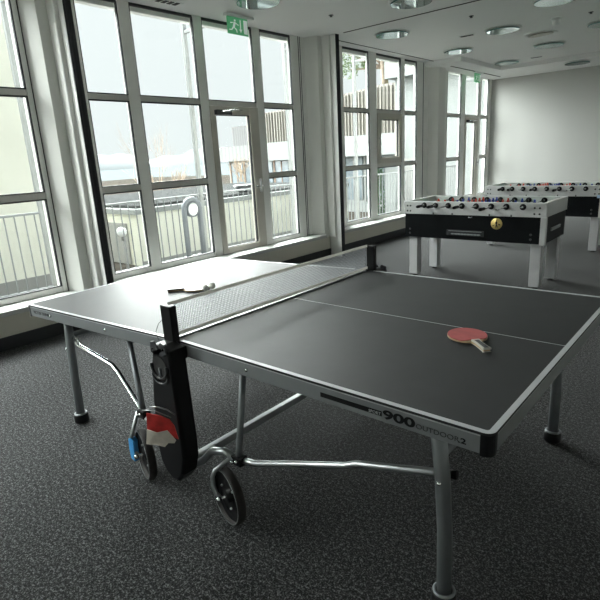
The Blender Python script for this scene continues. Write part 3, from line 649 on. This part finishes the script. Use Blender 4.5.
# ------------------------------------------------------------ football tables
def football_table(x0, y0, label, emblem=True):
    r = empty('football_table', (x0, y0, 0)); tag(r, label, 'table football', 'black and white football tables')
    Lf, D = 1.60, .78; z0, zm, zt = .49, .765, .91
    b = MB(); b.box(.01, Lf - .01, .008, .030, z0, zm).box(.01, Lf - .01, D - .03, D - .008, z0, zm).box(.008, .03, .02, D - .02, z0, zm).box(Lf - .03, Lf - .008, .02, D - .02, z0, zm).box(.02, Lf - .02, .02, D - .02, z0 + .01, z0 + .03)
    cab = b.build('cabinet', M['fblack'], r, .003)
    b = MB(); w = .045
    b.box(0, Lf, 0, w, zm, zt).box(0, Lf, D - w, D, zm, zt).box(0, w, w, D - w, zm, zt).box(Lf - w, Lf, w, D - w, zm, zt)
    rail = b.build('top_rail', M['fwhite'], r, .004)
    b = MB()
    b.box(Lf - .05, Lf + .004, -.004, .05, z0 - .01, zm); b.build('corner_strip', M['fwhite'], r, .003)
    b = MB(); b.box(.045, Lf - .045, .045, D - .045, .79, .80); b.build('play_field', M['felt'], r)
    b = MB(); b.box(.05, Lf - .05, D / 2 - .002, D / 2 + .002, .80, .8006).box(Lf / 2 - .002, Lf / 2 + .002, .05, D - .05, .80, .8006); b.build('field_marking', M['line'], r)
    for px in (.045, Lf - .145):
        for py in (.05, D - .26):
            b = MB(); px = px + (.03 if py > .1 else 0); b.box(px, px + .105, py, py + .105, .025, z0 + .012); lg = b.build('leg', M['fleg'], r, .003)
            b = MB(); b.lathe((px + .052, py + .052, 0), (0, 0, 1), [(0, .001), (.035, .001), (.035, .012), (.012, .016), (.012, .03)], 16); b.build('foot', M['black'], lg)
    # bolts in the rail corners and side screws
    b = MB()
    for px in (.045, .085, Lf - .115, Lf - .065):
        for pz_ in (.80, .86): b.lathe((px, 0, pz_), (0, -1, 0), [(0, .003), (.010, .003), (.011, 0)], 12)
    build_each(b, 'rail_bolt', M['darkgrey'], rail)
    b = MB()
    for px in (.055, Lf - .16):
        for pz_ in (.535, .585): b.lathe((px + .02, .008, pz_), (0, -1, 0), [(0, .003), (.012, .003), (.013, 0)], 12)
    build_each(b, 'cabinet_bolt', M['darkgrey'], cab)
    b = MB()
    for px in (.37, .60, 1.02, 1.25): b.box(px, px + .014, -.004, .002, zm - .006, zm + .022)
    build_each(b, 'clip', M['darkgrey'], rail)
    # ball return
    b = MB(); b.box(.545, .975, -.004, .009, .535, .60)
    br = b.build('ball_return', M['gasket'], cab, .012)
    b = MB(); b.box(.60, .94, -.010, -.003, .552, .558); b.box(.57, .95, -.008, -.003, .585, .590)
    for k in range(9): b.box(.607 + .037 * k, .633 + .037 * k, -.012, -.003, .548, .562)
    b.build('return_bars', M['steel'], br)
    b = MB(); b.tube([(.80, .004, .748), (.80, -.012, .745), (.835, -.012, .745), (.835, .004, .748)], .004, 8); b.build('coin_catch', M['steel'], cab)
    if emblem:
        b = MB(); b.lathe((1.105, .009, .685), (0, -1, 0), [(0, .004), (.058, .004), (.062, 0)], 36); em = b.build('round_emblem', M['gold'], cab)
        b = MB()
        def q(pts): b.prism([(1.105 + a, .685 + c) for a, c in pts], .0035, .0050, 'y')
        q([(-.012, -.04), (-.004, -.008), (-.014, .01), (-.006, .024), (.006, .024), (.012, .008), (.005, -.006), (.016, -.038), (.006, -.040), (.0, -.018), (-.005, -.040)])
        q([(-.006 + 0, .027), (0, .040), (.008, .034), (.006, .026)])
        q([(-.040, -.016), (-.018, -.010), (-.018, -.014), (-.038, -.026)]); q([(.020, .004), (.040, -.006), (.036, -.018), (.018, -.006)])
        b.build('emblem_figure', M['black'], em)
    # end panel handle slot
    b = MB(); b.box(Lf - .009, Lf + .001, .22, .56, .60, .635); b.box(Lf + .0, Lf + .006, .22, .56, .622, .630); b.build('side_grip', M['steel'], cab, .002)
    b = MB(); b.box(Lf - .02, Lf - .016, .10, .30, zt - .06, zt + .022); b.build('score_counter', M['darkgrey'], rail) if False else b.bm.free()
    # rods
    xs = [.262, .402, .557, .717, .877, 1.042, 1.200, 1.370]
    teams = [0, 0, 1, 0, 1, 0, 1, 1]; men = [1, 2, 3, 5, 5, 3, 2, 1]
    near_h = {0, 1, 3, 5}
    ext = [.03, .05, .16, .07, .07, .17, .26, .03]
    prot = None
    for i, x in enumerate(xs):
        zr = .868
        nh = i in near_h
        e0 = ext[i] if not nh else ext[i]
        y_near = -(.03 + e0 + (.11 if nh else 0)); y_far = D + .05 + (.16 if not nh else .10) + .05
        b = MB(); b.tube([(x, y_near if not nh else -(.03 + e0), zr), (x, y_far, zr)], .008, 10); rd = b.build('rod', M['chrome'], r)
        b = MB(); b.lathe((x, .0, zr), (0, -1, 0), [(.010, .012), (.030, .012), (.033, .0), (.033, -.002)], 20)
        b.lathe((x, D, zr), (0, 1, 0), [(.010, .012), (.030, .012), (.033, .0)], 20)
        b.lathe((x, D - .045, zr), (0, -1, 0), [(.010, .018), (.030, .018), (.032, .0)], 20); build_each(b, 'bearing', M['black'], rd)
        if nh:
            ya, yb = -(.03 + e0), -(.03 + e0 + .12)
        else: ya, yb = y_far - .02, y_far + .10
        b = MB(); s_ = 1 if yb > ya else -1
        b.lathe((x, ya, zr), (0, s_, 0), [(0, 0), (.014, 0), (.018, .012), (.016, .03), (.018, .06), (.017, .10), (.013, .12), (0, .12)], 16); b.build('handle', M['black'], rd)
        n = men[i]; gap = (D - .12) / (n + 1)
        shift = random.uniform(-.05, .05) if n < 5 else 0
        for k in range(n):
            yy = .06 + gap * (k + 1) + shift
            b = MB(); tilt = 0
            b.box(x - .011, x + .011, yy - .015, yy + .015, zr - .022, zr + .020)
            b.ball((x, yy, zr + .030), .012, 10, 8)
            b.prism([(yy - .011, zr - .022), (yy + .011, zr - .022), (yy + .009, zr - .055), (yy - .009, zr - .055)], x - .008, x + .008, 'x')
            b.box(x - .014, x + .014, yy - .013, yy + .013, zr - .064, zr - .054); b.build('player_figure', M['pred' if teams[i] == 0 else 'pblue'], rd, .002)
    return r
football_table(-1.31, 3.55, 'nearer black and white football table with a round gold emblem')
f2 = football_table(-1.24, 5.88, 'farther black and white football table near the end wall, cropped at right edge', emblem=False)
b = MB(); b.box(1.515, 1.60, -.003, .0, .745, .782); b.build('sticker', M['sticker'], f2)

# ------------------------------------------------------------ outside
b = MB(); b.box(-4.45, -3.3, -9, 13.5, -.15, .0); tag(b.build('balcony_floor', M['terrace']), 'concrete balcony strip outside the windows', 'balcony', kind='structure')
b = MB(); b.box(-4.45, -4.25, -9, 13.5, 0, .12); tag(b.build('balcony_kerb', M['post']), 'pale kerb along the balcony edge', 'kerb', kind='structure')
b = MB(); b.box(-90, -4.45, -60, 60, -.95, -.85); tag(b.build('ground', M['ground']), 'brown yard below the balcony', 'ground', kind='structure')
b = MB(); b.box(-6000, -90, -5000, 6000, -21, -20); tag(b.build('lake', M['lake']), 'pale hazy lake beyond the yard', 'lake', kind='structure')
# balcony railings, one per bay
yy = -8.6; bays = [(-8.6, .56), (.64, 2.86), (2.94, 4.89), (4.97, 6.89), (6.97, 9.32), (9.40, 11.86)]
rl = ['outside the cropped left window', 'behind the round arch lamp', 'outside the glazed door', 'outside the middle window, left part', 'outside the middle window, right part', 'outside the far window']
for (a, c), lab in zip(bays, rl):
    r = empty('balcony_railing', (-4.3, (a + c) / 2, 0)); tag(r, 'grey steel balcony railing ' + lab, 'railing', 'steel balcony railings')
    h = (c - a) / 2
    b = MB(); b.box(-.02, .02, -h, h, 1.02, 1.045); b.build('handrail', M['rail'], r)
    b = MB(); b.box(-.012, .012, -h, h, .16, .18); b.build('bottom_rail', M['rail'], r)
    n = int((c - a) / .107); first = 0
    for k in range(n):
        y = -h + .05 + k * (c - a - .1) / max(1, n - 1)
        if k == 0: src = MB(); src.box(-.006, .006, -.006, .006, .18, 1.02); bl = src.build('baluster', M['rail'], r); bl.location = (0, y, 0)
        else:
            c2 = bl.copy(); C.objects.link(c2); c2.parent = r; c2.location = (0, y, 0)
for n, (y, lab) in enumerate([(.6, 'seen through the cropped left window'), (2.9, 'left of the nearer exit sign'), (4.93, 'seen through the pane right of the glazed door'), (6.93, 'in the left pane of the middle window'), (9.36, 'in the right pane of the middle window'), (11.9, 'in the far window')]):
    r = empty('balcony_post', (-4.3, y, 0)); tag(r, 'slim white balcony post ' + lab, 'post', 'white balcony posts')
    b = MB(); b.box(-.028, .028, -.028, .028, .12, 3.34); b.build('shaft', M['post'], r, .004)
    b = MB(); b.box(0, 1.0, -.02, .02, 3.17, 3.21); b.build('wall_arm', M['post'], r, .003)
# arched lamp in front of the railing
r = empty('arch_lamp', (-4.02, 2.50, 0)); tag(r, 'grey arched bollard lamp with round white glass, on the balcony', 'lamp')
arc = [(0, -.135, .0), (0, -.135, .85)] + [(0, .135 * -math.cos(t * PI / 12), .87 + .135 * math.sin(t * PI / 12)) for t in range(1, 12)] + [(0, .135, .85), (0, .135, 0)]
b = MB(); b.tube(arc, .036, 12); b.build('arch_tube', M['lamphead'], r)
b = MB(); b.lathe((.0, 0, .87), (1, 0, -.0), [(.075, -.04), (.105, -.04), (.105, .035), (.092, .045), (.088, .03)], 32); b.build('lamp_ring', M['lamphead'], r)
b = MB(); b.lathe((.0, 0, .87), (1, 0, 0), [(.09, .02), (.075, .036), (.04, .046), (0, .05)], 32); b.build('lamp_glass', M['frost'], r)
# globe lamp by the garage
r = empty('globe_lamp', (-8.0, 3.7, -.85)); tag(r, 'small white globe lamp on a thin pole before the grey garage', 'lamp')
b = MB(); b.ball((0, 0, 1.03), .10, 20, 14); b.build('globe', M['frost'], r)
b = MB(); b.cyl((0, 0, 0), (0, 0, .86), .014, 10).cyl((0, 0, .86), (0, 0, .95), .032, 12); b.build('pole', M['garage'], r)
# cream building seen through the cropped window
r = empty('cream_building', (-14, -6, -.85)); tag(r, 'tall cream rendered building filling the cropped left window', 'building')
b = MB(); b.box(-6, 5, -16, 8.6, -.0, 5.9); b.build('wall', M['cream'], r)
b = MB(); b.box(-6.2, 5.25, -16, 8.8, 5.9, 6.1); b.build('roof_edge', M['garage'], r)
b = MB(); b.box(5.0, 5.03, -16, 8.62, .0, .28); b.build('plinth', M['garage'], r)
# cream garage block
r = empty('garage_building', (-12.5, 9, -.85)); tag(r, 'low cream garage block with gravel roof behind the railing', 'building')
b = MB(); b.box(-2.5, 3.5, -4.3, 4.2, 0, 1.24); b.build('wall', M['cream'], r, .01)
b = MB(); b.box(-2.6, 3.55, -4.36, 4.25, 1.24, 1.36); b.build('roof_edge', M['hwhite'], r)
b = MB(); b.box(-2.45, 3.3, -4.15, 4.1, 1.36, 1.42); b.build('gravel_roof', M['gravel'], r)
b = MB(); b.box(-2.3, 3.05, -4.33, -4.295, .02, 1.02); b.build('garage_door', M['garage'], r)
b = MB(); b.box(3.5, 3.53, -4.3, 4.2, 0, .12); b.build('plinth', M['garage'], r)
# ribbed building
r = empty('ribbed_building', (-14, 18, -.85)); tag(r, 'modern house with ribbed grey-brown upper storey beyond the glazed door', 'building')
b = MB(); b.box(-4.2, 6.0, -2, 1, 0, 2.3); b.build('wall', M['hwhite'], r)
b = MB(); b.box(-4.9, -.9, -2.4, 1, 2.3, 3.0); b.build('fascia', M['ribl'], r)
b = MB(); b.box(-4.2, -1.0, -1.6, 1, 3.0, 3.95); b.build('upper_storey', M['ribg'], r)
b = MB(); b.prism([(-1.3, 3.0), (6.0, 3.0), (6.0, 4.75), (5.0, 4.75), (.2, 4.35), (-1.3, 4.3)], -2.45, 1, 'y'); u = b.build('ribbed_storey', M['ribs'], r)
b = MB()
for k in range(45): b.box(-1.28 + .16 * k, -1.24 + .16 * k, -2.50, -2.44, 3.0, 4.28 + min(.4, max(0, (.16 * k - 1.5) * .085)))
b.build('rib', M['ribs'], u)['kind'] = 'stuff'
b = MB(); b.box(-.9, 6.0, -2.6, -2.3, 2.25, 3.02); b.build('white_fascia', M['hwhite'], r)
for k in range(9):
    x = -4.0 + k * 1.0
    b = MB(); b.box(x, x + .82, -2.04, -1.98, .5 if k > 3 else 1.0, 2.2); wnd = b.build('window', M['dwin'], r)
    b = MB(); b.box(x - .07, x, -2.07, -1.98, .45 if k > 3 else .95, 2.25).box(x + .38, x + .43, -2.06, -2.03, .5 if k > 3 else 1.0, 2.2); b.build('window_frame', M['brown'] if k < 5 else M['garage'], wnd)
# white building to the right
b = MB(); b.lathe((4.75, -2.62, 2.35), (0, -1, 0), [(.13, 0), (.20, 0), (.20, .04), (.13, .04)], 20); b.build('wall_sign', M['darkgrey'], r)
r = empty('white_building', (-5.5, 17, -.85)); tag(r, 'plain white building filling the right part of the middle window', 'building')
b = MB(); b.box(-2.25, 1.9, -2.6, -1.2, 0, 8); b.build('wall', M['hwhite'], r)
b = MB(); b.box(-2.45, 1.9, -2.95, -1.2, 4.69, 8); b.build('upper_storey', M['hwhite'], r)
b = MB(); b.box(-1.95, -1.5, -2.63, -2.59, .0, 2.1); b.build('door', M['garage'], r)
# trees and shrubs
def branch(b, p, d, L, r0, depth, spread):
    q = p + d * L; b.tube([p, p + d * L * .5 + Vector((random.uniform(-1, 1), random.uniform(-1, 1), 0)) * L * .04, q], r0, 5, False, [r0, r0 * .8, r0 * .6])
    if depth == 0: return [q]
    tips = []
    for k in range(random.choice((2, 3))):
        nd = (d + Vector((random.uniform(-1, 1), random.uniform(-1, 1), random.uniform(-.2, .7))) * spread).normalized()
        tips += branch(b, p + d * L * random.uniform(.45, 1), nd, L * random.uniform(.6, .85), r0 * .6, depth - 1, spread)
    return tips
def bare(loc, h, label, nm='bare_tree', n=3, depth=4, spread=.5, r0=.03, pot=None):
    r = empty(nm, loc); tag(r, label, 'tree' if nm == 'bare_tree' else 'shrub')
    b = MB()
    for k in range(n): branch(b, Vector((random.uniform(-.1, .1), random.uniform(-.1, .1), .3 if pot else 0)), Vector((random.uniform(-.3, .3), random.uniform(-.3, .3), 1)).normalized(), h * .34, r0, depth, spread)
    b.build('branches', M['twig'], r)
    if pot: b = MB(); b.lathe((0, 0, 0), (0, 0, 1), [(0, 0), (.16, 0), (.28, .2), (.26, .21), (.2, .19), (0, .19)], 24); b.build('planter', M['darkgrey'], r)
    return r
bare((-17.5, 11.0, -.85), 4.3, 'bare leafless tree behind the garage block', n=5, depth=4, spread=.3, r0=.018)
bare((-19.5, 13.5, -.85), 3.0, 'smaller bare bush behind the garage block, right of the bare tree', n=4, depth=3, spread=.45, r0=.03)
bare((-9.6, 8.75, .575), 1.0, 'bare brown shrub in a bowl planter seen through the glazed door', 'bare_shrub', n=8, depth=3, spread=.75, r0=.014, pot=True)
def pine(loc, th, cr, label, blobs):
    r = empty('pine_tree', loc); tag(r, label, 'tree')
    b = MB(); b.tube([(0, 0, 0), (.06, 0, th * .5), (-.05, .05, th), (.1, 0, th + .8)], .16, 10, True, [.2, .17, .14, .07])
    for bx in blobs[:5]: b.tube([(-.02, .02, th * .85), (bx[0], bx[1], th + bx[2])], .05, 6, True, [.07, .03])
    b.build('trunk', M['bark'], r)
    b = MB()
    for bx in blobs:
        for k in range(200):
            v = Vector((random.gauss(0, 1), random.gauss(0, 1), random.gauss(0, .7))); v = v.normalized() * cr * random.uniform(.5, 1) ** .5 * bx[3]
            p = Vector((bx[0], bx[1], th + bx[2])) + v; a = random.uniform(0, 2 * PI); t = random.uniform(-1, 1); s_ = .07
            e1 = Vector((math.cos(a), math.sin(a), t)).normalized() * s_; e2 = Vector((-math.sin(a), math.cos(a), random.uniform(-1, 1))).normalized() * s_ * .7
            b._f([b._v(p - e1), b._v(p + e2), b._v(p + e1), b._v(p - e2)])
    b.build('foliage', M['leaf'], r)
b = MB()
G = 24; vv = []
for i in range(G):
    for j in range(8): vv.append(b._v((-16 + i * .6, 19 + j * 1.5, 3.3 + .8 * math.sin(min(1, j / 2) * PI / 2) * (.6 + .4 * math.sin(i * .35)) + .05 * random.random())))
for i in range(G - 1):
    for j in range(7): b._f([vv[i * 8 + j], vv[(i + 1) * 8 + j], vv[(i + 1) * 8 + j + 1], vv[i * 8 + j + 1]])
tag(b.build('hillside', M['grass']), 'grassy bank behind the ribbed house', 'bank', kind='structure')
pine((-11.85, 20.4, 3.8), 1.75, .45, 'pine with bare trunk and spreading crown, seen in the middle window', [(-1.9, 0, -.1, 1), (-1.3, 0, .25, 1.1), (-.8, 0, -.05, .7), (-2.0, 0, .6, .9), (-1.0, 0, .8, 1.1), (0, 0, .55, .8), (.45, 0, .45, .7), (0, 0, 1.1, 1.1), (-1.7, 0, 1.2, 1.1), (-.3, 0, 1.6, 1)])
r = empty('cypress', (-8.12, 13.85, -.85)); tag(r, 'dark green cypress against the corner of the white building', 'tree')
b = MB()
for k in range(1500):
    z = random.uniform(.1, 2.6); rr = .28 * (1 - (z / 2.9) ** 2) * random.uniform(.6, 1); a = random.uniform(0, 2 * PI); p = Vector((rr * math.cos(a), rr * math.sin(a), z)); e1 = Vector((random.uniform(-1, 1), random.uniform(-1, 1), 1)).normalized() * .05; e2 = Vector((math.cos(a + 1.3), math.sin(a + 1.3), 0)) * .03
    b._f([b._v(p - e1), b._v(p + e2), b._v(p + e1), b._v(p - e2)])
b.build('foliage', M['hedge'], r)
b = MB(); b.cyl((0, 0, 0), (0, 0, 2.2), .05, 8); b.build('trunk', M['bark'], r)
# far hills over the lake, haze put into their blue-grey colour
b = MB(); A = []
for i in range(60):
    y = -1500 + i * 120; h = 60 + 70 * math.sin(i * .33) ** 2 + 45 * math.sin(i * .9 + 1) ** 2
    A.append((b._v((-4200, y, -20)), b._v((-4500, y, -20 + h)), b._v((-4900, y, -20))))
for i in range(59):
    b._f([A[i][0], A[i + 1][0], A[i + 1][1], A[i][1]], True); b._f([A[i][1], A[i + 1][1], A[i + 1][2], A[i][2]], True)
tag(b.build('hills', M['hazyhills']), 'faint pale hills across the lake', 'hills', kind='structure')
